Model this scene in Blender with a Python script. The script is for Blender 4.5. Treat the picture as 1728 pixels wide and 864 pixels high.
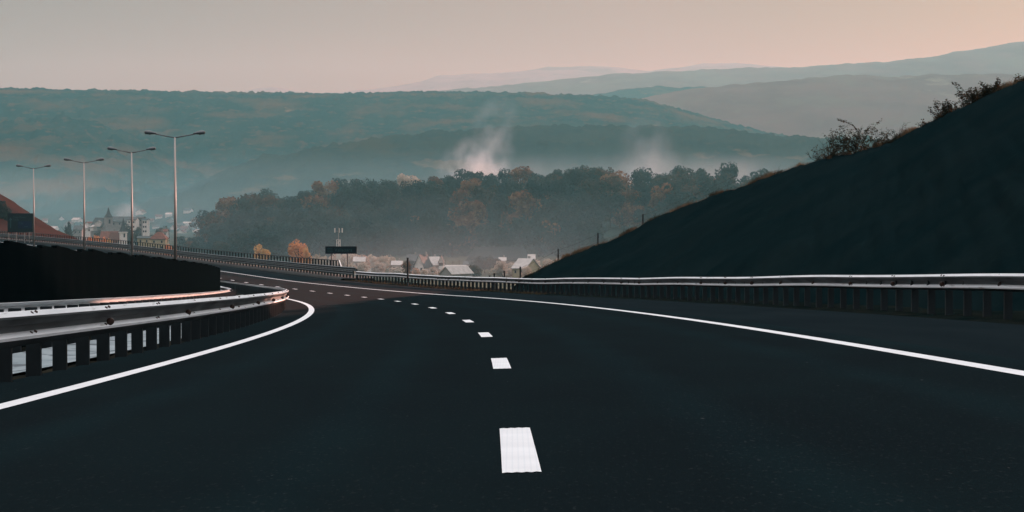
import bpy, math, random
import numpy as np
from mathutils import Vector, Matrix, noise
R = math.radians
scene = bpy.context.scene
col = scene.collection
for o in list(bpy.data.objects): bpy.data.objects.remove(o)

# ------------------------------------------------------------------ camera
F = 4155.0                       # focal length in pixels of the 1728 px wide photograph
PITCH = math.atan((432 - 330) / F)
cam = bpy.data.cameras.new('camera'); cam.sensor_width = 36; cam.lens = F / 1728 * 36
cam.clip_start = 0.2; cam.clip_end = 60000
camo = bpy.data.objects.new('camera', cam); col.objects.link(camo)
camo.location = (0, 0, 0); camo.rotation_euler = (math.pi / 2 - PITCH, 0, 0)
scene.camera = camo

# ------------------------------------------------------------------ world and sun
SUN_AZ, SUN_EL = 25.0, 6.0        # degrees right of the view axis, above the horizon
world = bpy.data.worlds.new("World"); scene.world = world; world.use_nodes = True
wn = world.node_tree.nodes; wl = world.node_tree.links
def nd(nodes, typ, **kw):
    n = nodes.new(typ)
    for k, v in kw.items(): setattr(n, k, v)
    return n
def ramp(nodes, stops, interp='LINEAR'):
    r = nodes.new('ShaderNodeValToRGB'); r.color_ramp.interpolation = interp
    e = r.color_ramp.elements
    while len(e) < len(stops): e.new(0.5)
    for i, (p, c) in enumerate(stops):
        e[i].position = p; e[i].color = (*c, 1)
    return r
sky = nd(wn, 'ShaderNodeTexSky', sky_type='NISHITA', sun_disc=False)
sky.sun_elevation = R(SUN_EL); sky.sun_rotation = R(SUN_AZ); sky.dust_density = 2.0
bg = wn['Background']; bg.inputs[1].default_value = 0.1
tc = wn.new('ShaderNodeTexCoord'); sep = wn.new('ShaderNodeSeparateXYZ'); wl.new(tc.outputs['Generated'], sep.inputs[0])
# a veil of high thin cloud: pinkish towards the horizon, bright and neutral overhead
el = ramp(wn, [(0.0, (2.60, 1.14, 1.00)), (0.055, (2.36, 1.30, 0.94)), (0.095, (2.12, 1.18, 1.04)), (0.14, (2.0, 1.35, 1.3)),
               (0.35, (3.0, 2.95, 2.9)), (0.62, (9.3, 9.2, 9.1)), (0.84, (29.0, 28.5, 27.8)), (1.0, (37.0, 36.5, 35.5))])
wl.new(sep.outputs[2], el.inputs[0])
# warmer and brighter towards the sun
sd = Vector((math.sin(R(SUN_AZ)), math.cos(R(SUN_AZ)), math.tan(R(SUN_EL)))).normalized()
dot = nd(wn, 'ShaderNodeVectorMath', operation='DOT_PRODUCT'); wl.new(tc.outputs['Generated'], dot.inputs[0]); dot.inputs[1].default_value = sd
az = ramp(wn, [(0.0, (0.60, 0.62, 0.66)), (0.80, (0.72, 0.75, 0.81)), (0.93, (0.95, 0.95, 0.97)), (0.975, (0.62, 0.80, 0.56)), (1.0, (0.6, 0.76, 0.5))])
wl.new(dot.outputs['Value'], az.inputs[0])
cn = nd(wn, 'ShaderNodeTexNoise'); cn.inputs['Scale'].default_value = 7; cn.inputs['Detail'].default_value = 4
cm = nd(wn, 'ShaderNodeMapping'); cm.inputs['Scale'].default_value = (1, 1, 4.5); wl.new(tc.outputs['Generated'], cm.inputs[0]); wl.new(cm.outputs[0], cn.inputs['Vector'])
cr = ramp(wn, [(0.3, (0.93, 0.94, 0.97)), (0.7, (1.06, 1.04, 1.02))]); wl.new(cn.outputs['Fac'], cr.inputs[0])
def mul(a, b, t='MULTIPLY', f=1.0):
    m = nd(wn, 'ShaderNodeMix', data_type='RGBA', blend_type=t); m.inputs[0].default_value = f
    wl.new(a, m.inputs[6]); wl.new(b, m.inputs[7]); return m.outputs[2]
veil = mul(mul(el.outputs[0], az.outputs[0]), cr.outputs[0])
wl.new(mul(veil, sky.outputs[0], 'MIX', 0.10), bg.inputs[0])
sun = bpy.data.lights.new('sun', 'SUN'); sun.energy = 4.5; sun.angle = R(0.5); sun.color = (1.0, 0.80, 0.64)
suno = bpy.data.objects.new('sun', sun); col.objects.link(suno)
suno.rotation_euler = sd.to_track_quat('Z', 'Y').to_euler()
scene.view_settings.view_transform = 'Standard'; scene.view_settings.look = 'None'
scene.view_settings.exposure = 0.15; scene.view_settings.gamma = 1
HAZE = (1.25e-4, (0.175, 0.46, 0.52), 0.30)      # density, colour, anisotropy
cy = scene.cycles
cy.use_denoising = True; cy.max_bounces = 6; cy.diffuse_bounces = 2; cy.glossy_bounces = 2
cy.volume_bounces = 1; cy.transparent_max_bounces = 16; cy.volume_step_rate = 1.0; cy.volume_max_steps = 64

# ------------------------------------------------------------------ helpers
def at(px, py, Y):
    """point of the place seen at pixel (px, py) and standing Y metres ahead"""
    u, v = (px - 864) / F, (432 - py) / F
    yd = math.cos(PITCH) + v * math.sin(PITCH); zd = -math.sin(PITCH) + v * math.cos(PITCH)
    return Vector((u / yd * Y, Y, zd / yd * Y))
def tag(o, label=None, cat=None, group=None, kind=None):
    if label: o['label'] = label
    if cat: o['category'] = cat
    if group: o['group'] = group
    if kind: o['kind'] = kind
    return o
def empty(name, loc, rz=0):
    o = bpy.data.objects.new(name, None); col.objects.link(o); o.location = loc; o.rotation_euler = (0, 0, rz)
    o.empty_display_size = 0.2; return o
class MB:
    def __init__(s): s.v = []; s.f = []
    def add(s, vs, fs):
        b = len(s.v); s.v += [tuple(v) for v in vs]; s.f += [tuple(i + b for i in f) for f in fs]
    def box(s, c, d, rz=0, rx=0):
        m = Matrix.Rotation(rz, 3, 'Z') @ Matrix.Rotation(rx, 3, 'X')
        vs = [Vector(c) + m @ Vector((x * d[0] / 2, y * d[1] / 2, z * d[2] / 2)) for x in (-1, 1) for y in (-1, 1) for z in (-1, 1)]
        s.add(vs, [(0, 1, 3, 2), (4, 6, 7, 5), (0, 4, 5, 1), (2, 3, 7, 6), (0, 2, 6, 4), (1, 5, 7, 3)])
    def tube(s, a, b, r1, r2=None, n=8, cap=True):
        a, b = Vector(a), Vector(b); r2 = r1 if r2 is None else r2
        q = (b - a).to_track_quat('Z', 'Y'); vs = []
        for p, r in ((a, r1), (b, r2)):
            vs += [p + q @ Vector((r * math.cos(2 * math.pi * i / n), r * math.sin(2 * math.pi * i / n), 0)) for i in range(n)]
        fs = [(i, (i + 1) % n, n + (i + 1) % n, n + i) for i in range(n)]
        if cap: fs += [tuple(range(n - 1, -1, -1)), tuple(range(n, 2 * n))]
        s.add(vs, fs)
    def lathe(s, c, prof, n=12, q=None):
        q = q or Matrix.Identity(3); vs = []
        for r, z in prof: vs += [Vector(c) + q @ Vector((r * math.cos(2 * math.pi * i / n), r * math.sin(2 * math.pi * i / n), z)) for i in range(n)]
        fs = [(k * n + i, k * n + (i + 1) % n, (k + 1) * n + (i + 1) % n, (k + 1) * n + i) for k in range(len(prof) - 1) for i in range(n)]
        s.add(vs, fs)
    def prism(s, poly, z0, z1, m=None):
        n = len(poly); vs = [Vector((x, y, z)) for z in (z0, z1) for x, y in poly]
        if m: vs = [m @ v for v in vs]
        s.add(vs, [(i, (i + 1) % n, n + (i + 1) % n, n + i) for i in range(n)] + [tuple(range(n - 1, -1, -1)), tuple(range(n, 2 * n))])
    def mesh(s, name, mat, smooth=False):
        me = bpy.data.meshes.new(name); me.from_pydata(s.v, [], s.f); me.update()
        me.materials.append(mat)
        if smooth: me.polygons.foreach_set('use_smooth', [True] * len(me.polygons))
        if hasattr(s, 'mi'): me.materials.append(M['webshade']); me.polygons.foreach_set('material_index', s.mi)
        return me
    def build(s, name, mat, parent=None, smooth=False, loc=None):
        return link(name, s.mesh(name, mat, smooth), parent, loc)
def link(name, me, parent=None, loc=None, rz=0):
    o = bpy.data.objects.new(name, me); col.objects.link(o)
    if parent: o.parent = parent
    if loc is not None: o.location = loc
    if rz: o.rotation_euler = (0, 0, rz)
    return o
def grid_mesh(name, rows, mat, smooth=True):
    nr, nc = len(rows), len(rows[0])
    m = MB(); m.v = [tuple(p) for r in rows for p in r]
    m.f = [(i * nc + j, i * nc + j + 1, (i + 1) * nc + j + 1, (i + 1) * nc + j) for i in range(nr - 1) for j in range(nc - 1)]
    return m.mesh(name, mat, smooth)

# ------------------------------------------------------------------ materials
def mat(name, c1, c2=None, scale=5.0, detail=4, rough=0.8, spec=0.3, metal=0.0, bump=0.0, bscale=None, lo=0.35, hi=0.65, coords='Object', extra=None, stretch=None, transl=0.0):
    m = bpy.data.materials.new(name); m.use_nodes = True; n = m.node_tree.nodes; l = m.node_tree.links
    b = n['Principled BSDF']; b.inputs['Roughness'].default_value = rough; b.inputs['Metallic'].default_value = metal
    b.inputs['Specular IOR Level'].default_value = spec
    t = n.new('ShaderNodeTexCoord'); vec = t.outputs[coords]
    if stretch:
        mp = n.new('ShaderNodeMapping'); mp.inputs['Scale'].default_value = stretch; l.new(vec, mp.inputs[0]); vec = mp.outputs[0]
    out = None
    if c2:
        no = n.new('ShaderNodeTexNoise'); no.inputs['Scale'].default_value = scale; no.inputs['Detail'].default_value = detail; l.new(vec, no.inputs['Vector'])
        r = ramp(n, [(lo, c1), (hi, c2)]); l.new(no.outputs['Fac'], r.inputs[0]); out = r.outputs[0]
    else:
        b.inputs['Base Color'].default_value = (*c1, 1)
    for (ec, es, elo, ehi) in (extra or []):       # further patches: colour, scale, threshold band
        no = n.new('ShaderNodeTexNoise'); no.inputs['Scale'].default_value = es; no.inputs['Detail'].default_value = 5; l.new(vec, no.inputs['Vector'])
        mr = n.new('ShaderNodeMapRange'); mr.inputs[1].default_value = elo; mr.inputs[2].default_value = ehi; l.new(no.outputs['Fac'], mr.inputs[0])
        mx = nd(n, 'ShaderNodeMix', data_type='RGBA'); l.new(mr.outputs[0], mx.inputs[0])
        if out: l.new(out, mx.inputs[6])
        else: mx.inputs[6].default_value = (*c1, 1)
        mx.inputs[7].default_value = (*ec, 1); out = mx.outputs[2]
    if out: l.new(out, b.inputs['Base Color'])
    if bump:
        no = n.new('ShaderNodeTexNoise'); no.inputs['Scale'].default_value = bscale or scale * 4; no.inputs['Detail'].default_value = 6; l.new(vec, no.inputs['Vector'])
        bp = n.new('ShaderNodeBump'); bp.inputs['Strength'].default_value = bump; bp.inputs['Distance'].default_value = 0.05; l.new(no.outputs['Fac'], bp.inputs['Height']); l.new(bp.outputs[0], b.inputs['Normal'])
    if transl:
        tr = n.new('ShaderNodeBsdfTranslucent'); ms = n.new('ShaderNodeMixShader'); ms.inputs[0].default_value = transl
        if out: l.new(out, tr.inputs[0])
        else: tr.inputs[0].default_value = (*c1, 1)
        l.new(b.outputs[0], ms.inputs[1]); l.new(tr.outputs[0], ms.inputs[2]); l.new(ms.outputs[0], n['Material Output'].inputs[0])
    return m
def foliage(name, stops, transl=0.3):
    """leaf colour picked per tree (object random) with leaf to leaf variation"""
    m = bpy.data.materials.new(name); m.use_nodes = True; n = m.node_tree.nodes; l = m.node_tree.links
    b = n['Principled BSDF']; b.inputs['Roughness'].default_value = 0.7; b.inputs['Specular IOR Level'].default_value = 0.15
    oi = n.new('ShaderNodeObjectInfo'); t = n.new('ShaderNodeTexCoord')
    no = n.new('ShaderNodeTexNoise'); no.inputs['Scale'].default_value = 5.0; no.inputs['Detail'].default_value = 3; l.new(t.outputs['Object'], no.inputs['Vector'])
    ma = nd(n, 'ShaderNodeMath', operation='MULTIPLY_ADD'); l.new(no.outputs['Fac'], ma.inputs[0]); ma.inputs[1].default_value = 0.9; ma.inputs[2].default_value = -0.45
    ad = nd(n, 'ShaderNodeMath', operation='ADD'); l.new(ma.outputs[0], ad.inputs[0]); l.new(oi.outputs['Random'], ad.inputs[1])
    r = ramp(n, stops); l.new(ad.outputs[0], r.inputs[0]); l.new(r.outputs[0], b.inputs['Base Color'])
    tr = n.new('ShaderNodeBsdfTranslucent'); l.new(r.outputs[0], tr.inputs[0]); ms = n.new('ShaderNodeMixShader'); ms.inputs[0].default_value = transl
    l.new(b.outputs[0], ms.inputs[1]); l.new(tr.outputs[0], ms.inputs[2]); l.new(ms.outputs[0], n['Material Output'].inputs[0])
    return m
M = dict(
    asphalt=mat('asphalt', (0.0001, 0.0050, 0.0064), (0.0006, 0.0072, 0.0086), 1.2, 8, rough=0.8, spec=0, bump=0.5, bscale=60, stretch=(1, 0.25, 1),
                extra=[((0.010, 0.016, 0.017), 55.0, 0.60, 0.68), ((0.05, 0.055, 0.055), 13.0, 0.745, 0.76)]),
    shoulder=mat('shoulder', (0.0030, 0.0085, 0.0108), (0.0055, 0.0118, 0.0140), 0.8, 8, rough=0.8, spec=0, bump=0.5, bscale=60, stretch=(1, 0.2, 1)),
    soil=mat('soil', (0.010, 0.012, 0.011), (0.03, 0.028, 0.02), 0.6, 8, rough=1, spec=0, bump=1, bscale=6),
    verge=mat('verge', (0.003, 0.007, 0.007), (0.010, 0.012, 0.010), 1.5, 8, rough=1, spec=0, bump=1, bscale=8),
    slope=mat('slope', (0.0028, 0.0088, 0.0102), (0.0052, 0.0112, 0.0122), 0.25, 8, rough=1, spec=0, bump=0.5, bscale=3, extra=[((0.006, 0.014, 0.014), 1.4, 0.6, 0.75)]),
    brown=mat('brown', (0.042, 0.016, 0.014), (0.066, 0.024, 0.019), 0.08, 8, rough=1, spec=0, bump=1, bscale=1, extra=[((0.05, 0.045, 0.03), 0.3, 0.6, 0.75)]),
    concrete=mat('concrete', (0.21, 0.26, 0.275), (0.33, 0.38, 0.395), 1.2, 6, rough=0.8, spec=0.2, extra=[((0.10, 0.12, 0.13), 2.2, 0.56, 0.62)], stretch=(1, 0.4, 1)),
    deck=mat('deck', (0.02, 0.022, 0.022), (0.035, 0.035, 0.033), 1.2, 6, rough=0.9),
    metal=mat('metal', (0.62, 0.64, 0.65), (0.76, 0.77, 0.78), 3, 6, rough=0.5, metal=0.35, stretch=(1, 0.15, 3), extra=[((0.34, 0.33, 0.31), 5.0, 0.62, 0.72)]),
    webshade=mat('painted_shade_metal', (0.035, 0.042, 0.045), (0.10, 0.11, 0.115), 2.5, 8, rough=0.7, metal=0.1, spec=0.2, stretch=(1, 0.2, 2)),  # shade painted as darker metal on the beams' web and undersides
    metaldark=mat('dark_metal', (0.10, 0.115, 0.12), (0.16, 0.18, 0.19), 3, 6, rough=0.5, metal=0.4),  # darker metal for the beams over the bridge
    post=mat('post', (0.012, 0.019, 0.022), (0.022, 0.031, 0.035), 6, 6, rough=0.6, metal=0.2, spec=0.3, stretch=(1, 1, 0.3), extra=[((0.06, 0.08, 0.09), 2.0, 0.60, 0.72)]),
    knob=mat('knob', (0.03, 0.018, 0.014), (0.06, 0.03, 0.022), 20, rough=0.5),
    screen=mat('screen', (0.0035, 0.0070, 0.0080), (0.005, 0.0085, 0.0095), 1.0, 6, rough=1, spec=0, stretch=(1, 1, 0.1)),
    lamp=mat('lamp', (0.30, 0.29, 0.27), (0.38, 0.36, 0.34), 3, rough=0.45, metal=0.6, stretch=(1, 1, 0.05)),
    lamphead=mat('lamphead', (0.10, 0.12, 0.13), (0.14, 0.16, 0.17), 6, rough=0.35, metal=0.4),
    lens=mat('lens', (0.05, 0.055, 0.06), rough=0.15, spec=0.6),
    signface=mat('signface', (0.006, 0.014, 0.020), (0.009, 0.018, 0.025), 4, rough=0.6, spec=0.1),
    signblue=mat('signblue', (0.005, 0.012, 0.045), rough=0.6, spec=0.1),
    signtext=mat('signtext', (0.035, 0.085, 0.095), rough=0.7, spec=0.1),
    signback=mat('signback', (0.03, 0.035, 0.04), rough=0.6),
    white=mat('whitewash', (0.74, 0.70, 0.64), (0.84, 0.80, 0.74), 0.4, rough=0.9, spec=0.1, extra=[((0.42, 0.40, 0.36), 0.25, 0.6, 0.75)]),
    yellow=mat('ochre_render', (0.42, 0.36, 0.22), (0.50, 0.43, 0.28), 0.4, rough=0.9, spec=0.1),
    grey=mat('grey_render', (0.25, 0.25, 0.24), (0.33, 0.32, 0.30), 0.3, rough=0.9, spec=0.1),
    rooftile=mat('roof_tile', (0.10, 0.045, 0.035), (0.16, 0.07, 0.05), 0.8, rough=0.9, spec=0.1),
    roofgrey=mat('roof_grey', (0.045, 0.06, 0.062), (0.075, 0.09, 0.09), 0.6, rough=0.8, spec=0.2),
    roofdark=mat('roof_dark', (0.02, 0.032, 0.034), (0.03, 0.042, 0.042), 0.3, rough=0.9, spec=0.1),
    rooflight=mat('roof_light', (0.36, 0.34, 0.31), (0.46, 0.43, 0.40), 0.6, rough=0.6, spec=0.3),
    glass=mat('window_glass', (0.02, 0.03, 0.035), rough=0.1, spec=0.5),
    bark=mat('bark', (0.03, 0.025, 0.02), (0.06, 0.05, 0.04), 2, rough=1, spec=0),
    twig=mat('twig', (0.010, 0.009, 0.008), (0.03, 0.02, 0.014), 6, rough=1, spec=0),
    bushleaf=mat('bush_leaf', (0.008, 0.014, 0.010), (0.035, 0.030, 0.014), 2.5, rough=0.7, spec=0.1, transl=0.35, extra=[((0.12, 0.05, 0.015), 3.0, 0.60, 0.70)]),
    grass=mat('dry_grass', (0.05, 0.034, 0.02), (0.15, 0.11, 0.065), 0.7, rough=0.9, spec=0.1, transl=0.5, extra=[((0.02, 0.02, 0.012), 0.5, 0.5, 0.6)]),
    wire=mat('wire', (0.02, 0.025, 0.028), rough=0.6),
    leaf=foliage('wood_leaf', [(0.0, (0.020, 0.048, 0.048)), (0.45, (0.028, 0.050, 0.044)), (0.70, (0.05, 0.050, 0.035)), (0.86, (0.10, 0.056, 0.035)), (0.95, (0.16, 0.075, 0.042)), (1.0, (0.22, 0.13, 0.07))]),
    leafdark=foliage('dark_leaf', [(0.0, (0.018, 0.044, 0.046)), (1.0, (0.032, 0.054, 0.048))]),
    leaforange=foliage('orange_leaf', [(0.0, (0.60, 0.29, 0.12)), (0.5, (0.70, 0.29, 0.14)), (1.0, (0.58, 0.42, 0.18))]),
    leafbeige=foliage('beige_glow_leaf', [(0.0, (0.48, 0.42, 0.36)), (0.5, (0.58, 0.52, 0.45)), (0.8, (0.42, 0.38, 0.30)), (1.0, (0.58, 0.40, 0.32))]),  # beige leaves, lightened with the glow of sunlit haze in their colour
)
def sheen(m, f, rough):
    """stone chippings catch grazing light"""
    n = m.node_tree.nodes; l = m.node_tree.links; g_ = n.new('ShaderNodeBsdfSheen'); g_.distribution = 'ASHIKHMIN'; g_.inputs['Roughness'].default_value = rough; g_.inputs['Color'].default_value = (0.88, 0.90, 0.97, 1)
    ms = n.new('ShaderNodeMixShader'); ms.inputs[0].default_value = f; l.new(n['Principled BSDF'].outputs[0], ms.inputs[1]); l.new(g_.outputs[0], ms.inputs[2]); l.new(ms.outputs[0], n['Material Output'].inputs[0])
sheen(M['asphalt'], 0.018, 0.5); sheen(M['shoulder'], 0.014, 0.5)
def paint_mat():
    m = mat('road_paint', (0.72, 0.72, 0.72), (0.80, 0.80, 0.80), 2.0, 8, rough=0.75, spec=0.2, extra=[((0.30, 0.32, 0.33), 14.0, 0.70, 0.78)])
    n = m.node_tree.nodes; l = m.node_tree.links; b = n['Principled BSDF']
    t = n.new('ShaderNodeTexCoord'); w = nd(n, 'ShaderNodeTexWave', wave_type='BANDS', bands_direction='X'); w.inputs['Scale'].default_value = 12.5
    w.inputs['Distortion'].default_value = 0.6; w.inputs['Detail'].default_value = 2; l.new(t.outputs['Object'], w.inputs['Vector'])
    src = b.inputs['Base Color'].links[0].from_socket
    mr = n.new('ShaderNodeMapRange'); mr.inputs[1].default_value = 0.0; mr.inputs[2].default_value = 0.35; mr.inputs[3].default_value = 0.13; mr.inputs[4].default_value = 0.0; l.new(w.outputs['Fac'], mr.inputs[0])
    mx = nd(n, 'ShaderNodeMix', data_type='RGBA'); l.new(mr.outputs[0], mx.inputs[0]); l.new(src, mx.inputs[6]); mx.inputs[7].default_value = (0.35, 0.45, 0.5, 1); l.new(mx.outputs[2], b.inputs['Base Color'])
    return m
M['paint'] = paint_mat()
def hill_mat(name, c1, c2, patch, field, sc=0.01, plo=0.52, phi=0.62, flo=0.66):
    return mat(name, c1, c2, sc * 2.5, 10, rough=1, spec=0, lo=0.4, hi=0.62,
               extra=[(patch, sc * 1.6, plo, phi), (patch, sc * 9, 0.56, 0.74), (field, sc * 1.1, flo, flo + 0.03)], stretch=(1, 0.6, 3.0))

# ------------------------------------------------------------------ the line of the motorway
KY = [-60, -25, 0, 30, 60, 95, 131, 167, 203, 250, 300, 340, 420, 550, 700]
KX = [0.95, 0.40, 0.115, -0.245, -1.53, -4.40, -8.75, -14.7, -21.9, -32.2, -46.0, -58.5, -87.0, -145., -225.]
def spline(xs, ys):
    n = len(xs); A = np.zeros((n, n)); r = np.zeros(n); xs = np.array(xs, float); ys = np.array(ys, float); h = np.diff(xs)
    A[0, 0] = A[-1, -1] = 1
    for i in range(1, n - 1):
        A[i, i - 1] = h[i - 1]; A[i, i] = 2 * (h[i - 1] + h[i]); A[i, i + 1] = h[i]
        r[i] = 6 * ((ys[i + 1] - ys[i]) / h[i] - (ys[i] - ys[i - 1]) / h[i - 1])
    m = np.linalg.solve(A, r)
    def f(x):
        i = int(min(max(np.searchsorted(xs, x) - 1, 0), n - 2)); a = (xs[i + 1] - x) / h[i]; b = 1 - a
        return float(a * ys[i] + b * ys[i + 1] + ((a ** 3 - a) * m[i] + (b ** 3 - b) * m[i + 1]) * h[i] ** 2 / 6)
    return f
cxf = spline(KY, KX)
def zc(Y):
    if Y < 110: return -0.76 - 0.035 * Y
    if Y < 330: return -4.61 - 0.035 * (Y - 110) + 0.5 * (0.035 / 220) * (Y - 110) ** 2
    return -8.46
def head(Y): return math.atan2(-(cxf(Y + 1) - cxf(Y - 1)) / 2, 1)      # rotation about z of the road direction
def P(Y, w, h=0.0):
    a = head(Y); bz = 0.03 * max(-7.2, min(4.2, w)) - 0.006 * max(0.0, min(8.6, w) - 4.2)
    return Vector((cxf(Y) + w * math.cos(a), Y + w * math.sin(a), zc(Y) + bz + h))
def stations(a, b, s):
    n = max(1, int(round((b - a) / s))); return [a + (b - a) * i / n for i in range(n + 1)]
def strip(name, ys, ws, m, h=0.0, smooth=True):
    hh = h if callable(h) else (lambda Y, w: h)
    return grid_mesh(name, [[P(Y, w, hh(Y, w)) for w in ws] for Y in ys], m, smooth)
random.seed(7)
YS = stations(-50, 640, 2.5)
road = link('road', strip('road', YS, [-4.45, -3.4, 0, 3.6, 4.2], M['asphalt'])); tag(road, kind='structure')
at_ = road.data.attributes.new('across', 'FLOAT', 'POINT'); W5 = [-4.45, -3.4, 0, 3.6, 4.2]
at_.data.foreach_set('value', [(W5[i % 5] + 4.45) / 8.65 for i in range(len(road.data.vertices))])
def tracks(m):
    n = m.node_tree.nodes; l = m.node_tree.links; b = n['Principled BSDF']; src = b.inputs['Base Color'].links[0].from_socket
    a = n.new('ShaderNodeAttribute'); a.attribute_name = 'across'
    st = [(0.0, 1.35), (0.10, 0.9)]
    for c in (-2.55, -0.95, 1.05, 2.65): q = (c + 4.45) / 8.65; st += [(q - 0.045, 0.9), (q, 1.22), (q + 0.045, 0.9)]
    st += [(0.93, 0.95), (1.0, 1.4)]
    r_ = ramp(n, [(p, (v / 2,) * 3) for p, v in sorted(st)], 'EASE'); l.new(a.outputs['Fac'], r_.inputs[0])
    mx = nd(n, 'ShaderNodeMix', data_type='RGBA', blend_type='MULTIPLY'); mx.inputs[0].default_value = 1; l.new(src, mx.inputs[6]); l.new(r_.outputs[0], mx.inputs[7])
    m2 = nd(n, 'ShaderNodeVectorMath', operation='SCALE'); m2.inputs['Scale'].default_value = 2.0; l.new(mx.outputs[2], m2.inputs[0]); l.new(m2.outputs[0], b.inputs['Base Color'])
tracks(M['asphalt'])
sh = link('road_shoulder', strip('road_shoulder', YS, [4.2, 6, 8.1], M['shoulder'])); tag(sh, kind='structure')
opp = link('road', strip('opposite_road', YS, [-18, -12, -7.6], M['asphalt'], 0)); tag(opp, kind='structure')
def lumpy(am, sc): return lambda Y, w: am * (noise.fractal(Vector((cxf(Y) + w, Y, 3.1)) * sc, 0.8, 2.2, 4))
vg = link('verge', strip('verge', stations(-50, 205, 0.6), [8.1, 8.6, 9.1, 9.6, 10.1, 10.8, 11.6], M['verge'], lambda Y, w: -0.03 + 0.02 * (w > 8.2) + lumpy(0.07, 1.3)(Y, w) * (w > 8.2)))
tag(vg, kind='structure')
bl = link('bridge_edge', strip('bridge_edge', stations(205, 640, 2.5), [8.1, 8.12, 10.9, 10.92], M['deck'], lambda Y, w: (0.16 if 8.11 < w < 10.91 else (0 if w < 9 else -1.4)))); tag(bl, kind='structure')
md = link('median', strip('median', stations(-50, 640, 1.0), [-7.62, -7.3, -6.7, -6.25, -5.6, -4.9, -4.7, -4.45], M['soil'], lambda Y, w: -0.02 + (-0.10 if -6.4 < w < -4.8 else lumpy(0.04, 1.3)(Y, w)))); tag(md, kind='structure')
gut = link('drainage_channel', strip('drainage_channel', stations(-20, 150, 1.5), [-6.25, -5.9, -5.5, -5.0, -4.72], M['concrete'], lambda Y, w: {-6.25: 0.0, -5.9: -0.04, -5.5: -0.06, -5.0: -0.03, -4.72: 0.0}[w] + 0.01)); tag(gut, kind='structure')
# road paint: two edge lines and the lane dashes, sheets 4 mm above the asphalt
def paint(name, y0, y1, w, half=0.08, step=1.0, ragged=False):
    c = P((y0 + y1) / 2, w); m = MB(); ys = stations(y0, y1, step)
    nx = 9
    for k, Y in enumerate(ys):
        for j in range(nx):
            ww = w - half + 2 * half * j / (nx - 1); yy = Y
            if ragged and k in (0, len(ys) - 1): yy += 0.045 * (1 if j % 2 else -1) * random.uniform(0.5, 1) * 0.45
            m.v.append(tuple(P(yy, ww, 0.004) - c))
    m.f = [(i * nx + j, i * nx + j + 1, (i + 1) * nx + j + 1, (i + 1) * nx + j) for i in range(len(ys) - 1) for j in range(nx - 1)]
    return m.build(name, M['paint'], road, loc=c)
paint('edge_line', -40, 600, 3.64, 0.085, 2.5); paint('edge_line', -40, 600, -3.51, 0.085, 2.5)
dy = [9.75, 21.4, 33.7, 45.8]
while dy[-1] < 330: dy.append(dy[-1] + 12.0)
for y in [-14, -2] + dy:
    paint('lane_dash', y, y + 2.95, 0.0, 0.078, 0.25, True)

# ------------------------------------------------------------------ valley floor, embankments and hills
GZ = -34.0
def valley():
    rows = []
    ys = list(range(-1400, 700, 100)) + list(range(700, 4000, 50)) + list(range(4000, 14401, 200)); xs = list(range(-8000, 8001, 160))
    for y in ys: rows.append([(x, y, GZ + 1.6 * noise.noise(Vector((x, y, 0)) * 0.004)) for x in xs])
    return grid_mesh('ground', rows, mat('fields', (0.035, 0.045, 0.032), (0.075, 0.070, 0.045), 0.006, 8, rough=1, spec=0, extra=[((0.13, 0.11, 0.075), 0.004, 0.56, 0.58), ((0.02, 0.035, 0.028), 0.008, 0.57, 0.60)], stretch=(1, 0.5, 1)))
tag(link('ground', valley()), kind='structure')
def emb(Y, w0, sgn):
    p = P(Y, w0, -0.05); row = [p]
    q = P(Y, w0 + sgn); d = Vector((q.x - p.x, q.y - p.y, 0)).normalized()
    for k, dz in ((2, -0.5), (8, -3.5), (20, -10), (40, -21), (66, GZ - 1 - p.z)): row.append(Vector((p.x + d.x * k, p.y + d.y * k, p.z + dz + (0.25 * noise.noise(Vector((Y * .2, k, 0))) if k < 60 else 0))))
    return row
tag(link('embankment', grid_mesh('embankment', [emb(Y, 10.9 if Y > 205 else 11.6, 1) for Y in stations(138, 640, 3)], M['verge'])), kind='structure')
tag(link('embankment', grid_mesh('embankment', [emb(Y, -18, -1) for Y in stations(-50, 640, 3)], M['soil'])), kind='structure')
# the cutting on the right: toe along the verge, crest against the sky
crest = [(*at(px, py, Y),) for px, py, Y in [(884, 469.5, 148), (912, 455, 147.5), (940, 441, 147), (985, 423, 146), (1040, 402, 144), (1100, 373, 141), (1180, 339, 137), (1240, 316, 134), (1310, 292, 131), (1380, 271, 127), (1440, 260, 123), (1500, 241, 119), (1560, 207, 116), (1640, 171, 112), (1728, 134, 108)]]
crest += [(33, 99, 14.5), (47, 90, 23), (66, 62, 33), (80, 5, 38), (80, -60, 38), (80, -120, 38)]  # hill goes on unseen past the right edge, raised to shade the road
toeY = [147.5, 146, 144, 140, 135, 127, 117, 106, 95, 75, 66, 57, 48, 39, 31, 22, 12, 2, -12, -30, -49]
def dens(lst, n):
    out = []
    for a, b in zip(lst[:-1], lst[1:]):
        for k in range(n): out.append(Vector(a).lerp(Vector(b), k / n) if not isinstance(a, (int, float)) else a + (b - a) * k / n)
    out.append(Vector(lst[-1]) if not isinstance(lst[-1], (int, float)) else lst[-1]); return out
CR = dens(crest, 10); TY = dens(toeY, 10)
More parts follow.
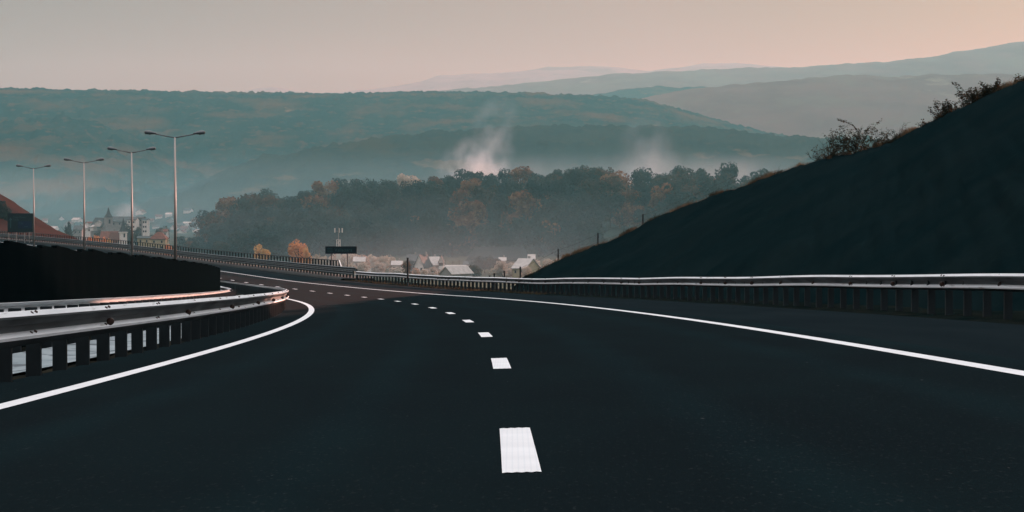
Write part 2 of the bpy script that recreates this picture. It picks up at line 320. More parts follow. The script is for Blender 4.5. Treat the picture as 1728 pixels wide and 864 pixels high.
def hill_cols():
    cols = []
    for c, ty in zip(CR, TY):
        t = P(ty, 11.4, -0.1); r = []
        for k in range(21):
            s = k / 20; p = t.lerp(c, s); a = (1 - abs(2 * s - 1)) if s > 0.5 else min(1, s * 5)
            n_ = noise.fractal(p * 0.45, 0.8, 2.2, 5) * 0.22 + noise.noise(p * 0.12) * 0.35
            p = p + Vector((0, 0, n_ * (0.35 + 0.65 * a) * min(1, (c - t).length / 4) * (0 if k == 0 else 1)))
            if k == 20: p = p + Vector((0, 0, 0.10 * noise.noise(p * 1.9) + 0.05 * noise.noise(p * 5.1)))
            r.append(p)
        top = r[-1]
        for dx, dyy, dz in ((-0.3, 1.2, -0.25), (0, 6, -1.8), (4, 20, -7.5), (8, 60, GZ - 1 - top.z)): r.append(top + Vector((dx, dyy, dz)))
        cols.append(r)
    return cols
HC = hill_cols()
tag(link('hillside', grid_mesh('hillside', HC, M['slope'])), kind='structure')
CTOP = [r[20] for r in HC]

def profile(pts):
    xs = [p[0] for p in pts]; ys = [p[1] for p in pts]
    return lambda x: float(np.interp(x, xs, ys))
def far_hill(name, ridge, Yr, Yb, material, nx=300, ny=36, rough=6.0, base=None, x0=-80, x1=1820, sc=0.02, bulge=1.0):
    f = profile(ridge); rows = []
    for j in range(ny + 3):
        row = []
        for i in range(nx + 1):
            px = x0 + (x1 - x0) * i / nx; top = at(px, f(px), Yr)
            if j <= ny:
                t = j / ny; s = math.sin(t * math.pi / 2) ** bulge
                Y = Yb + (Yr - Yb) * t; z = (GZ - 3) + (top.z * Y / Yr - (GZ - 3)) * s; X = top.x * (0.35 + 0.65 * Y / Yr)
                d = Vector((X, Y, 0))
                z += (noise.fractal(d * 0.0016, 0.9, 2.1, 4) * 22 * math.sin(t * math.pi) * (1 - t ** 3) + noise.fractal(d * sc, 0.6, 2.3, 4) * rough) * min(1, t * 4)
                p = Vector((X, Y, z))
            else: p = Vector((top.x, Yr + (j - ny) * 350, top.z - (j - ny) ** 2 * (top.z - GZ) * 0.28))
            row.append(p)
        rows.append(row)
    return tag(link(name, grid_mesh(name, rows, material)), kind='structure')
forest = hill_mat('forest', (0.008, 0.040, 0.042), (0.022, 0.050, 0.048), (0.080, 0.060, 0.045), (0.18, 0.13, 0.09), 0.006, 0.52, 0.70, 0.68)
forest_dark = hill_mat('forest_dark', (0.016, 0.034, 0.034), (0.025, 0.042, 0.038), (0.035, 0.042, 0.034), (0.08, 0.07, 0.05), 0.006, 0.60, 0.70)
haze_tinted_forest = hill_mat('haze_tinted_forest', (0.10, 0.066, 0.060), (0.13, 0.085, 0.075), (0.12, 0.10, 0.08), (0.17, 0.15, 0.12), 0.003, 0.52, 0.62)  # far forest with the pinkish tint of haze put into its base colour
A = [(-80, 149), (0, 150), (100, 152), (250, 154), (400, 157), (560, 159), (640, 157), (700, 155), (780, 156), (880, 157), (960, 161), (1040, 164), (1090, 170), (1150, 186), (1200, 200), (1280, 222), (1340, 234), (1450, 262), (1600, 290), (1820, 310)]
Bp = [(-80, 216), (0, 208), (60, 203), (110, 201), (150, 206), (200, 221), (240, 236), (270, 252), (330, 285), (400, 318), (500, 345), (1820, 345)]
Cp = [(-80, 350), (250, 345), (330, 312), (380, 290), (430, 272), (500, 256), (600, 239), (700, 227), (800, 219), (880, 214), (1000, 213), (1150, 215), (1230, 220), (1290, 229), (1360, 232), (1440, 236), (1600, 250), (1820, 280)]
D1 = [(-80, 250), (900, 200), (960, 168), (1020, 158), (1070, 148), (1110, 146), (1200, 148), (1300, 160), (1820, 200)]
D2 = [(-80, 300), (980, 220), (1060, 172), (1120, 160), (1160, 152), (1240, 143), (1320, 136), (1380, 130), (1430, 127), (1500, 130), (1560, 126), (1640, 126), (1728, 127), (1820, 122)]
Fp = [(-80, 220), (900, 140), (1050, 124), (1120, 121), (1200, 117), (1330, 114), (1420, 108), (1480, 104), (1560, 97), (1600, 90), (1640, 84), (1700, 73), (1728, 69), (1820, 62)]
Ep = [(-80, 180), (300, 170), (400, 158), (430, 150), (462, 146), (490, 152), (540, 158), (600, 153), (660, 147), (710, 138), (740, 127), (800, 124), (850, 123), (900, 117), (930, 113), (980, 111), (1040, 113), (1060, 116), (1100, 120), (1140, 114), (1190, 107), (1240, 106), (1300, 111), (1360, 118), (1500, 110), (1820, 100)]
far_hill('mountain_range', Ep, 13500, 11000, hill_mat('haze_tinted_range', (0.25, 0.15, 0.15), (0.29, 0.175, 0.17), (0.20, 0.12, 0.11), (0.28, 0.18, 0.16), 0.002), 240, 14, 6, sc=0.008)  # farthest range, its base colour reddened to carry the distant haze
far_hill('mountain_range', Fp, 9200, 7400, haze_tinted_forest, 260, 18, 7, sc=0.012)
far_hill('hill', D1, 6300, 5600, forest, 240, 12, 6)
far_hill('hill', D2, 5800, 4600, haze_tinted_forest, 300, 28, 5, sc=0.014)
far_hill('hill', A, 4100, 2950, forest, 760, 90, 5, sc=0.05)
far_hill('hill', Bp, 3300, 2500, forest, 520, 44, 8, sc=0.04)
far_hill('hill', Cp, 2900, 2250, forest_dark, 480, 40, 6, sc=0.04)
# the low wooded hill in the middle and the brown cut slope far left
Wp = [(-80, 470), (300, 440), (330, 412), (370, 388), (430, 370), (500, 361), (560, 352), (600, 355), (640, 344), (700, 345), (760, 332), (850, 330), (950, 328), (1000, 320), (1060, 333), (1150, 332), (1250, 334), (1400, 340), (1600, 350), (1820, 360)]
wf = profile(Wp)
def wood_pt(px, t):
    top = at(px, wf(px), 1750); s = math.sin(t * math.pi / 2); Y = 1330 + 420 * t
    return Vector((top.x * (Y / 1750), Y, GZ - 2 + (top.z - GZ + 2) * s))
rows = [[wood_pt(-80 + 1900 * i / 160, t / 12) for i in range(161)] for t in range(13)] + [[at(-80 + 1900 * i / 160, wf(-80 + 1900 * i / 160), 1750) + Vector((0, 160 * k, -(26 + 10) * k / 2)) for i in range(161)] for k in (1, 2)]
tag(link('wooded_hill', grid_mesh('wooded_hill', rows, mat('understorey', (0.022, 0.036, 0.032), (0.035, 0.042, 0.032), 0.05, 8, rough=1, spec=0))), kind='structure')
Lp = profile([(-200, 230), (-60, 292), (0, 326), (40, 352), (80, 379), (110, 395), (140, 409), (165, 420), (220, 440)])
rows = []
for j in range(15):
    row = []
    for i in range(61):
        px = -200 + 420 * i / 60; top = at(px, Lp(px), 640); t = j / 12
        base = Vector((top.x * 0.86 + 4, 556, -14.0))
        if t <= 1:
            p = base.lerp(top, t); p.z += 0.9 * noise.fractal(p * 0.12, 0.8, 2.2, 4) * min(1, t * 4)
        else: p = top + Vector((0, 40 * (j - 12), -14 * (j - 12)))
        row.append(p)
    rows.append(row)
tag(link('hillside', grid_mesh('hillside', rows, M['brown'])), kind='structure')

# ------------------------------------------------------------------ haze
def haze():
    m = bpy.data.materials.new('haze'); m.use_nodes = True; n = m.node_tree.nodes; n.remove(n['Principled BSDF'])
    v = n.new('ShaderNodeVolumePrincipled'); v.inputs['Density'].default_value = HAZE[0]; v.inputs['Color'].default_value = (*HAZE[1], 1)
    v.inputs['Absorption Color'].default_value = (0.99, 0.31, 0.27, 1); v.inputs['Anisotropy'].default_value = HAZE[2]
    m.node_tree.links.new(v.outputs[0], n['Material Output'].inputs['Volume'])
    b = MB(); b.box((0, 6500, 370), (17600, 16600, 812)); o = b.build('haze', m)
    tag(o, kind='stuff'); return o
haze()
def soft_volume(name, label, cat, loc, dims, density, colour, nscale, shear=(0, 0), power=1.5, lo=0.35, hi=0.7, rot=0):
    """a body of smoke or mist: noise density fading to nothing inside its own box"""
    m = bpy.data.materials.new(name); m.use_nodes = True; n = m.node_tree.nodes; l = m.node_tree.links; n.remove(n['Principled BSDF'])
    v = n.new('ShaderNodeVolumePrincipled'); v.inputs['Color'].default_value = (*colour, 1); v.inputs['Absorption Color'].default_value = (1, 1, 1, 1); v.inputs['Anisotropy'].default_value = 0.2
    t = n.new('ShaderNodeTexCoord'); no = n.new('ShaderNodeTexNoise'); no.inputs['Scale'].default_value = nscale; no.inputs['Detail'].default_value = 4
    l.new(t.outputs['Object'], no.inputs['Vector'])
    mr = n.new('ShaderNodeMapRange'); mr.inputs[1].default_value = lo; mr.inputs[2].default_value = hi; l.new(no.outputs['Fac'], mr.inputs[0])
    ge = nd(n, 'ShaderNodeVectorMath', operation='DIVIDE'); l.new(t.outputs['Object'], ge.inputs[0]); ge.inputs[1].default_value = [d / 2 for d in dims]
    ln = nd(n, 'ShaderNodeVectorMath', operation='LENGTH'); l.new(ge.outputs[0], ln.inputs[0])
    fr = n.new('ShaderNodeMapRange'); fr.inputs[1].default_value = 1.0; fr.inputs[2].default_value = 0.0; l.new(ln.outputs['Value'], fr.inputs[0])
    pw = nd(n, 'ShaderNodeMath', operation='POWER'); l.new(fr.outputs[0], pw.inputs[0]); pw.inputs[1].default_value = power
    mu = nd(n, 'ShaderNodeMath', operation='MULTIPLY'); l.new(pw.outputs[0], mu.inputs[0]); l.new(mr.outputs[0], mu.inputs[1])
    m2 = nd(n, 'ShaderNodeMath', operation='MULTIPLY'); l.new(mu.outputs[0], m2.inputs[0]); m2.inputs[1].default_value = density; l.new(m2.outputs[0], v.inputs['Density'])
    l.new(v.outputs[0], n['Material Output'].inputs['Volume'])
    b = MB(); b.lathe((0, 0, 0), [(0.001, -1.0), (0.5, -0.87), (0.87, -0.5), (1.0, 0), (0.87, 0.5), (0.5, 0.87), (0.001, 1.0)], 16)
    o = b.build(name, m, loc=loc)
    for p in o.data.vertices:
        p.co = Vector((p.co.x * dims[0] / 2 , p.co.y * dims[1] / 2, p.co.z * dims[2] / 2))
    o.rotation_euler = (0, rot, 0)
    return tag(o, label, cat, kind='stuff')
SMOKE = (0.66, 0.86, 1.0)

# ------------------------------------------------------------------ guardrails
W = [(0.0, 0.158), (0.02, 0.156), (0.086, 0.112), (0.088, 0.092), (0.012, 0.030), (0.010, -0.028), (0.086, -0.070), (0.088, -0.096), (0.030, -0.152), (0.004, -0.158)]
W_right = [(0.0, 0.158), (0.02, 0.157), (0.10, 0.112), (0.10, 0.080), (0.014, 0.010), (0.012, -0.040), (0.10, -0.085), (0.10, -0.110), (0.02, -0.152), (0.0, -0.158)]
def beam(ys, w0, h0, side, prof=W, wob=0.0):
    th = 0.012; loop = [(side * d, z) for d, z in prof] + [(side * (d - th), z * 0.97) for d, z in reversed(prof)]
    n = len(loop); m = MB()
    for Y in ys:
        dw = wob * noise.noise(Vector((Y * 0.11, w0, 0))) * 2; dh = wob * noise.noise(Vector((Y * 0.09, w0, 5.0)))
        for d, z in loop: m.v.append(tuple(P(Y, w0 + d + dw, h0 + z + dh)))
    for i in range(len(ys) - 1):
        for j in range(n): k = (j + 1) % n; m.f.append((i * n + j, i * n + k, (i + 1) * n + k, (i + 1) * n + j))
    m.f += [tuple(range(n)), tuple((len(ys) - 1) * n + j for j in range(n - 1, -1, -1))]
    m.mi = [(1 if (i % n) in (2, 3, 4, 7, 8) else 0) for i in range((len(ys) - 1) * n)] + [0, 0]  # web and downward faces take the metal with shade in its colour
    return m
def post_mesh(name, hgt, side, wd=0.13, dp=0.07):
    """roll-formed C post with a spacer block reaching to the beam; x across the road, y along it"""
    t = 0.008; s = side
    c = [(0, 0), (wd, 0), (wd, 0.02), (wd - t, 0.02), (wd - t, t), (t, t), (t, dp - t), (wd - t, dp - t), (wd - t, dp - 0.02), (wd, dp - 0.02), (wd, dp), (0, dp)]
    m = MB(); m.prism([(-s * x, y - dp / 2) for x, y in c][::(1 if s < 0 else -1)], -0.35, hgt)
    m.box((s * 0.006, 0, hgt - 0.10), (0.03, 0.10, 0.20))
    return m.mesh(name, M['post'])
def knob_mesh(side, r):
    m = MB(); q = Matrix.Rotation(math.pi / 2, 3, 'X')
    m.lathe((0, 0, 0), [(0.001, 0.02), (r * 0.8, 0.019), (r, 0.012), (r, -0.012), (r * 0.8, -0.019), (0.001, -0.02)], 16, q)
    return m.mesh('reflector', M['knob'], True)
def bolts(par, ys, w0, h0, side, prof=W):
    """two bolt heads on each flank of the beam at every splice"""
    for dyy in (-0.11, 0.11):
        for (k0, k1) in ((1, 2), (5, 6)):
            a, b = prof[k0], prof[k1]; d = (a[0] + b[0]) / 2; z = (a[1] + b[1]) / 2
            p = Vector((side * d, dyy, z)); nrm = Vector((side * (a[1] - b[1]), 0, b[0] - a[0])).normalized()
            m = MB(); m.tube(-nrm * 0.004, nrm * 0.014, 0.020, 0.016, 6); me = m.mesh('bolt', M['knob'])
            for Y in ys: attach(link('bolt', me, par, P(Y, w0, h0) + Matrix.Rotation(head(Y), 3, 'Z') @ p, head(Y)), par)
def place_posts(parent, me, ys, w, cap=100):
    vis = sorted(ys, key=lambda Y: abs(Y - 30))[:cap]
    for Y in vis:
        link('post', me, parent, P(Y, w), head(Y))
    rest = [Y for Y in ys if Y not in vis]
    if rest:
        m = MB(); pv = [v.co.copy() for v in me.vertices]; pf = [tuple(p.vertices) for p in me.polygons]
        for Y in rest:
            q = Matrix.Rotation(head(Y), 3, 'Z'); o = P(Y, w); m.add([o + q @ v for v in pv], pf)
        tag(m.build('post', M['post'], parent), kind='stuff')
# left guardrail (near side of the median)
HL = 0.475
LY = stations(4, 4 + 1.5 * 118, 1.5)
gl = empty('guardrail', P(4, -4.35)); inv = -gl.location
def attach(o, par):
    if o.type == 'MESH' or True: o.location = o.location - par.location
    return o
tag(gl, 'bright galvanised guardrail with wide gaps between its posts, curving along the left edge line', 'guardrail')
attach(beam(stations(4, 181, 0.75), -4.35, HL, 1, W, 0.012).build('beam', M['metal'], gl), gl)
def posts_to(par, me, ys, w, cap=100):
    before = set(par.children); place_posts(par, me, ys, w, cap)
    for c in par.children:
        if c not in before: attach(c, par)
posts_to(gl, post_mesh('post', HL + 0.08, 1, 0.14, 0.07), LY, -4.37)
bolts(gl, [22.7 + 4.65 * k for k in range(-3, 20)], -4.35, HL, 1)
kl = knob_mesh(1, 0.042)
for k in range(18):
    Y = 19.2 + 8.25 * k; attach(link('reflector', kl, gl, P(Y, -4.35 + 0.07, HL - 0.025), head(Y)), gl)
# second guardrail of the median, seen from its back
g2 = empty('guardrail', P(4, -6.4))
tag(g2, 'dark-backed guardrail on the far side of the median, at the foot of the dark screen', 'guardrail')
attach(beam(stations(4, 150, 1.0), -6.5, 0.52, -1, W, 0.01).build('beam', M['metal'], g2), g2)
posts_to(g2, post_mesh('post', 0.60, -1, 0.14, 0.10), stations(4, 4 + 1.33 * 108, 1.33), -6.42)
# right guardrail
HR = 0.63
g3 = empty('guardrail', P(14, 9.3))
tag(g3, 'long galvanised guardrail along the right shoulder, below the dark hillside', 'guardrail')
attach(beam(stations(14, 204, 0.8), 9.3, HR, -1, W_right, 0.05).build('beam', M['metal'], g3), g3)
posts_to(g3, post_mesh('post', HR + 0.08, -1, 0.14, 0.08), stations(15, 15 + 1.55 * 122, 1.55), 9.32)
bolts(g3, [14.9 + 4.65 * k for k in range(4, 28)], 9.3, HR, -1, W_right)
kr = knob_mesh(-1, 0.05)
for k in range(33):
    Y = 15.0 + 4.65 * k; attach(link('reflector', kr, g3, P(Y, 9.3 - 0.05, HR - 0.03), head(Y)), g3)
# guardrail over the bridge, higher, with two beams
g4 = empty('guardrail', P(204, 9.3))
tag(g4, 'taller double-beam guardrail over the bridge, ahead of the picket railing', 'guardrail')
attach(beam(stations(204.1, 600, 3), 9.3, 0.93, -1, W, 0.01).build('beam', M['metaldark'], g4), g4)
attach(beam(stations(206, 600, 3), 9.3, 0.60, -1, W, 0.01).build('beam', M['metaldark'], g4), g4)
posts_to(g4, post_mesh('post', 0.98, -1, 0.14, 0.10), stations(204.6, 600, 2.0), 9.32)
# bridge railing
br = empty('bridge_railing', P(223, 10.5))
tag(br, 'dark picket railing along the edge of the bridge with a white sloping end bar', 'railing')
m = MB(); ys = stations(223, 600, 2.0)
for a, b in zip(ys[:-1], ys[1:]): m.tube(P(a, 10.5, 1.50), P(b, 10.5, 1.50), 0.045, n=6, cap=False)
attach(m.build('handrail', M['post'], br), br)
m = MB()
for a, b in zip(ys[:-1], ys[1:]): m.box((P(a, 10.5, 0.30) + P(b, 10.5, 0.30)) / 2, (0.05, (P(a, 10.5) - P(b, 10.5)).length, 0.06), head((a + b) / 2))
attach(m.build('bottom_rail', M['post'], br), br)
m = MB()
for Y in stations(223, 600, 1.9): m.box(P(Y, 10.5, 0.88), (0.14, 0.10, 1.2), head(Y))
tag(attach(m.build('baluster', M['post'], br), br), kind='stuff')
m = MB(); m.tube(P(223, 10.5, 1.52), P(218.5, 10.2, 0.55), 0.055, n=8); attach(m.build('end_bar', M['white'], br), br)

# ------------------------------------------------------------------ dark screen in the median, stepping down panel by panel
sc_ = empty('screen_wall', P(10, -7.0)); tag(sc_, 'tall black panelled screen standing in the median on the left', 'wall')
ys = stations(10, 134, 1.55)
for i, (a, b) in enumerate(zip(ys[:-1], ys[1:])):
    m = MB(); hh = 1.54 + 0.02 * ((i * 7) % 3); n_ = 6
    q = [P(a, -7.045, -0.3), P(a, -6.955, -0.3), P(b, -6.955, -0.3), P(b, -7.045, -0.3), P(a, -7.045, hh), P(a, -6.955, hh), P(b, -6.955, hh - 0.03), P(b, -7.045, hh - 0.03)]
    c = (q[0] + q[2]) / 2
    m.add([v - c for v in q], [(0, 3, 2, 1), (4, 5, 6, 7), (0, 1, 5, 4), (1, 2, 6, 5), (2, 3, 7, 6), (3, 0, 4, 7)])
    attach(m.build('panel', M['screen'], sc_, loc=c), sc_)

# ------------------------------------------------------------------ street lamps
def make_lamp(hgt):
    r = empty('street_lamp', (0, 0, 0))
    m = MB(); m.tube((0, 0, 0.0), (0, 0, hgt - 0.1), 0.125, 0.065, 14); m.build('pole', M['lamp'], r, True)
    m = MB(); m.box((0, 0, 0.02), (0.42, 0.42, 0.04)); m.tube((0, 0, 0.04), (0, 0, 0.5), 0.15, 0.13, 12); m.build('base', M['lamp'], r)
    for s in (-1, 1):
        m = MB(); m.tube((0, 0, hgt - 0.14), (s * 1.62, 0, hgt + 0.18), 0.05, 0.042, 10); m.build('arm', M['lamphead'], r, True)
        m = MB(); q = Matrix.Rotation(s * math.pi / 2 - s * 0.10, 3, 'Y')
        prof = [(0.001, -0.42), (0.05, -0.40), (0.075, -0.25), (0.12, -0.10), (0.165, 0.10), (0.17, 0.25), (0.14, 0.38), (0.08, 0.46), (0.001, 0.48)]
        m.lathe((0, 0, 0), prof, 16, q); vs = [Vector(v) for v in m.v]
        m.v = [tuple(Vector((s * 1.86, 0, hgt + 0.25)) + Vector((v.x * 1.05, v.y * 1.2, max(v.z, -0.11) * 1.1))) for v in vs]
        hd = m.build('lamp_head', M['lamphead'], r, True)
        m = MB(); m.lathe((s * 1.95, 0, hgt + 0.19), [(0.001, -0.10), (0.07, -0.085), (0.115, -0.04), (0.125, 0.0)], 14); m.build('lens', M['lens'], hd, True)
    return r
def copy_tree(o, parent=None):
    c = o.copy(); col.objects.link(c); c.parent = parent
    for ch in o.children: copy_tree(ch, c)
    return c
lampdef = [(295, 193, 229.5, 'nearest and tallest double-armed street lamp of the row, right of the others'), (222, 243, 255.5, 'second double-armed street lamp of the row, beside the tallest one'),
           (141.5, 291.5, 273, 'third double-armed street lamp of the row, between the church and the sign'), (56.5, 339, 283, 'farthest double-armed street lamp, rising beside the dark road sign')]
first = None
for i, (px, Y, ty, lab) in enumerate(lampdef):
    top = at(px, ty, Y); bz = zc(Y) - 0.2
    if first is None: first = make_lamp(12.0); o = first; h0 = 12.0
    else: o = copy_tree(first)
    o.location = (top.x, Y, top.z - 12.0); o.rotation_euler.z = head(Y) * 0.5
    tag(o, lab, 'street lamp', 'double-armed street lamps in the median')
    # the mast is sunk so that its top stands where the photograph shows it; the base plate rests on the median
    o['height'] = round(top.z - bz, 2); s = (top.z - bz) / 12.0
    o.location.z = bz; o.scale = (1, 1, s)

# ------------------------------------------------------------------ signs
def text_mesh(s, size, mt, name='lettering'):
    cu = bpy.data.curves.new('t', 'FONT'); cu.body = s; cu.size = size; cu.extrude = 0.004; cu.align_y = 'CENTER'
    o = bpy.data.objects.new('t', cu); col.objects.link(o); dg = bpy.context.evaluated_depsgraph_get()
    me = bpy.data.meshes.new_from_object(o.evaluated_get(dg)); bpy.data.objects.remove(o); bpy.data.curves.remove(cu)
    me.name = name; me.materials.clear(); me.materials.append(mt); return me
def part_text(s, size, parent, x, z, y=-0.045, mt=None):
    o = link('lettering', text_mesh(s, size, mt or M['signtext']), parent, (x, y, z)); o.rotation_euler = (math.pi / 2, 0, 0); return o
Y = 232; c = at(575.5, 422, Y); wd, hg = 2.96, 0.70
sg = empty('road_sign', (c.x, Y, P(Y, 10.9).z)); rel = c.z - sg.location.z; tag(sg, 'small wide dark road sign on two thin posts, in front of the phone mast', 'road sign')
m = MB(); m.box((0, 0, rel), (wd, 0.06, hg)); pn = m.build('panel', M['signface'], sg)
m = MB()
for a, b, cc, d in ((0, hg / 2 - .03, wd - .04, .025), (0, -hg / 2 + .03, wd - .04, .025)): m.box((a, -0.035, rel + b), (cc, 0.01, d))
m.build('border', M['signblue'], pn)
part_text('Valisoara', 0.46, pn, -0.62, rel + 0.0)
m = MB()
for k in range(3):
    for j in range(6): m.box((-1.05 + (j - 2.5) * 0.085, -0.036, rel + (k - 1) * 0.15 + 0.025 * (1 if j % 2 else -1)), (0.10, 0.012, 0.03))
m.build('wave_symbol', M['signtext'], pn)
for x in (-16.5 / F * Y, 10.5 / F * Y):
    m = MB(); m.tube((x, 0.06, -0.6), (x, 0.06, rel + hg / 2 - 0.03), 0.045, n=10); m.build('post', M['signback'], sg)
Y = 436; c = at(34.5, 376, Y)
sg = empty('road_sign', (c.x, Y, zc(Y) - 1.2)); rel = c.z - sg.location.z; tag(sg, 'large dark direction sign on four posts in front of the brown slope', 'road sign')
wd, hg = 4.55, 3.35
m = MB(); m.box((0, 0, rel), (wd, 0.08, hg)); pn = m.build('panel', M['signface'], sg)
part_text('Targu Mures', 0.42, pn, -1.30, rel + 1.0); part_text('Turda', 0.42, pn, -1.30, rel + 0.55)
m = MB(); m.box((0.75, -0.05, rel - 0.35), (2.4, 0.02, 1.3)); bp_ = m.build('blue_field', M['signblue'], pn)
part_text('Cluj', 0.42, pn, -0.2, rel - 0.10, -0.066); part_text('Vest', 0.38, pn, 0.6, rel - 0.65, -0.066)
m = MB(); m.box((-1.72, -0.05, rel - 0.2), (0.13, 0.02, 1.5)); m.prism([(-2.0, rel + 0.5), (-1.44, rel + 0.5), (-1.72, rel + 0.95)], 0, 0.02, Matrix(((1, 0, 0, 0), (0, 0, 1, -0.06), (0, 1, 0, 0), (0, 0, 0, 1)))); m.build('arrow', M['signtext'], pn)
for x in (-2.1, -0.75, 0.72, 1.55):
    m = MB(); m.tube((x, 0.10, 0), (x, 0.10, rel), 0.08, n=8); m.build('post', M['lamp'], sg)

# ------------------------------------------------------------------ phone mast
Y = 900; b = at(571.5, 480, Y); b.z = GZ
mt_ = empty('phone_mast', b); H = at(571.5, 386, Y).z - GZ; tag(mt_, 'slim pale phone mast with white antenna panels, rising behind the small road sign', 'mast')
m = MB()
for sx, sy in ((-1, -1), (1, -1), (0, 1)): m.tube((sx * 0.9, sy * 0.8, 0), (sx * 0.65, sy * 0.6, H - 4.0), 0.13, 0.10, 6)
for k in range(12):
    z = k * (H - 4.0) / 12; z2 = z + (H - 4.0) / 12
    for (a, c_) in (((-1, -1), (1, -1)), ((1, -1), (0, 1)), ((0, 1), (-1, -1))):
        m.tube((a[0] * .8, a[1] * .7, z), (c_[0] * .8, c_[1] * .7, z2), 0.05, n=4); m.tube((a[0] * .8, a[1] * .7, z2), (c_[0] * .8, c_[1] * .7, z2), 0.05, n=4)
m.build('lattice', M['white'], mt_)
m = MB(); m.tube((0, 0, H - 4.2), (0, 0, H + 0.4), 0.16, n=8); m.tube((-1.4, 0, H - 0.9), (1.4, 0, H - 0.9), 0.06, n=6); m.build('pole', M['grey'], mt_)
for x in (-1.35, 0.35, 1.35):
    m = MB(); m.box((x, -0.2, H - 0.6), (0.42 if x != 0.35 else 0.2, 0.2, 1.6)); m.build('antenna_panel', M['white'], mt_)
m = MB(); m.box((0, -0.9, 12.5), (1.3, 0.3, 3.4)); m.build('equipment_box', M['white'], mt_)

# ------------------------------------------------------------------ buildings of the town
def house(px0, px1, py_eave, py_ridge, Y, label, wall='white', roof='rooftile', depth=9, gable=False, floors=2, cat='house', rz=0, name='house', hip=0.0, chimney=True, dorm=0, group=None, gz=GZ):
    """walls, pitched roof, windows; gable=True turns the gable end to the viewer"""
    c = at((px0 + px1) / 2, py_eave, Y); wdt = (px1 - px0) / F * Y; eave = c.z - gz; rise = (py_eave - py_ridge) / F * Y
    r = empty(name, (c.x, Y, gz), rz); tag(r, label, cat, group)
    m = MB()
    if gable:
        poly = [(-wdt / 2, -1), (wdt / 2, -1), (wdt / 2, eave), (0, eave + rise), (-wdt / 2, eave)]
        m.prism(poly, -depth / 2, depth / 2, Matrix(((1, 0, 0, 0), (0, 0, 1, 0), (0, 1, 0, 0), (0, 0, 0, 1))))
    else:
        poly = [(-depth / 2, -1), (depth / 2, -1), (depth / 2, eave), (0, eave + rise * (1 if not hip else 0.02)), (-depth / 2, eave)]
        m.prism(poly, -wdt / 2, wdt / 2, Matrix(((0, 0, 1, 0), (1, 0, 0, 0), (0, 1, 0, 0), (0, 0, 0, 1))))
    m.build('wall', M[wall], r)
    m = MB(); ov = 0.45; t = 0.22
    if gable: L = depth / 2 + ov; hw = wdt / 2
    else: L = wdt / 2 + ov; hw = depth / 2
    sl = rise / hw; e = hw + ov; ze = eave - ov * sl
    def pt(u, v, z): return (u, v, z) if gable else (v, u, z)
    hp = hip * hw
    for s in (-1, 1):
        a = [pt(s * e, -L, ze + 0.05), pt(s * e, L, ze + 0.05), pt(0, L - hp, eave + rise + 0.05), pt(0, -L + hp, eave + rise + 0.05)]
        m.add(a + [(x, y, z + t) for x, y, z in a], [(0, 1, 2, 3), (7, 6, 5, 4), (0, 4, 5, 1), (1, 5, 6, 2), (2, 6, 7, 3), (3, 7, 4, 0)])
    if hip:
        for s in (-1, 1):
            a = [pt(-e, s * L, ze + 0.05), pt(e, s * L, ze + 0.05), pt(0, s * (L - hp), eave + rise + 0.05)]
            m.add(a + [(x, y, z + t) for x, y, z in a], [(0, 1, 2), (5, 4, 3), (0, 3, 4, 1), (1, 4, 5, 2), (2, 5, 3, 0)])
    rf = m.build('roof', M[roof], r)
    if chimney:
        m = MB(); m.box((pt(0.6, L * 0.35, 0)[0], pt(0.6, L * 0.35, 0)[1], eave + rise + 0.3), (0.7, 0.7, 1.8)); m.build('chimney', M['grey'], rf)
    fy = -(depth / 2) - 0.03; nwin = max(2, int(wdt / 3.2))
    for fl in range(floors):
        z = eave - 1.4 - fl * 2.9
        if z < 1: break
        for k in range(nwin):
            x = -wdt / 2 + (k + 0.5) * wdt / nwin
            m = MB(); m.box((x, fy, z), (0.95, 0.10, 1.25)); f = m.build('window', M['grey'], r)
            m = MB(); m.box((x, fy - 0.06, z), (0.75, 0.04, 1.05)); m.build('pane', M['glass'], f)
    return r
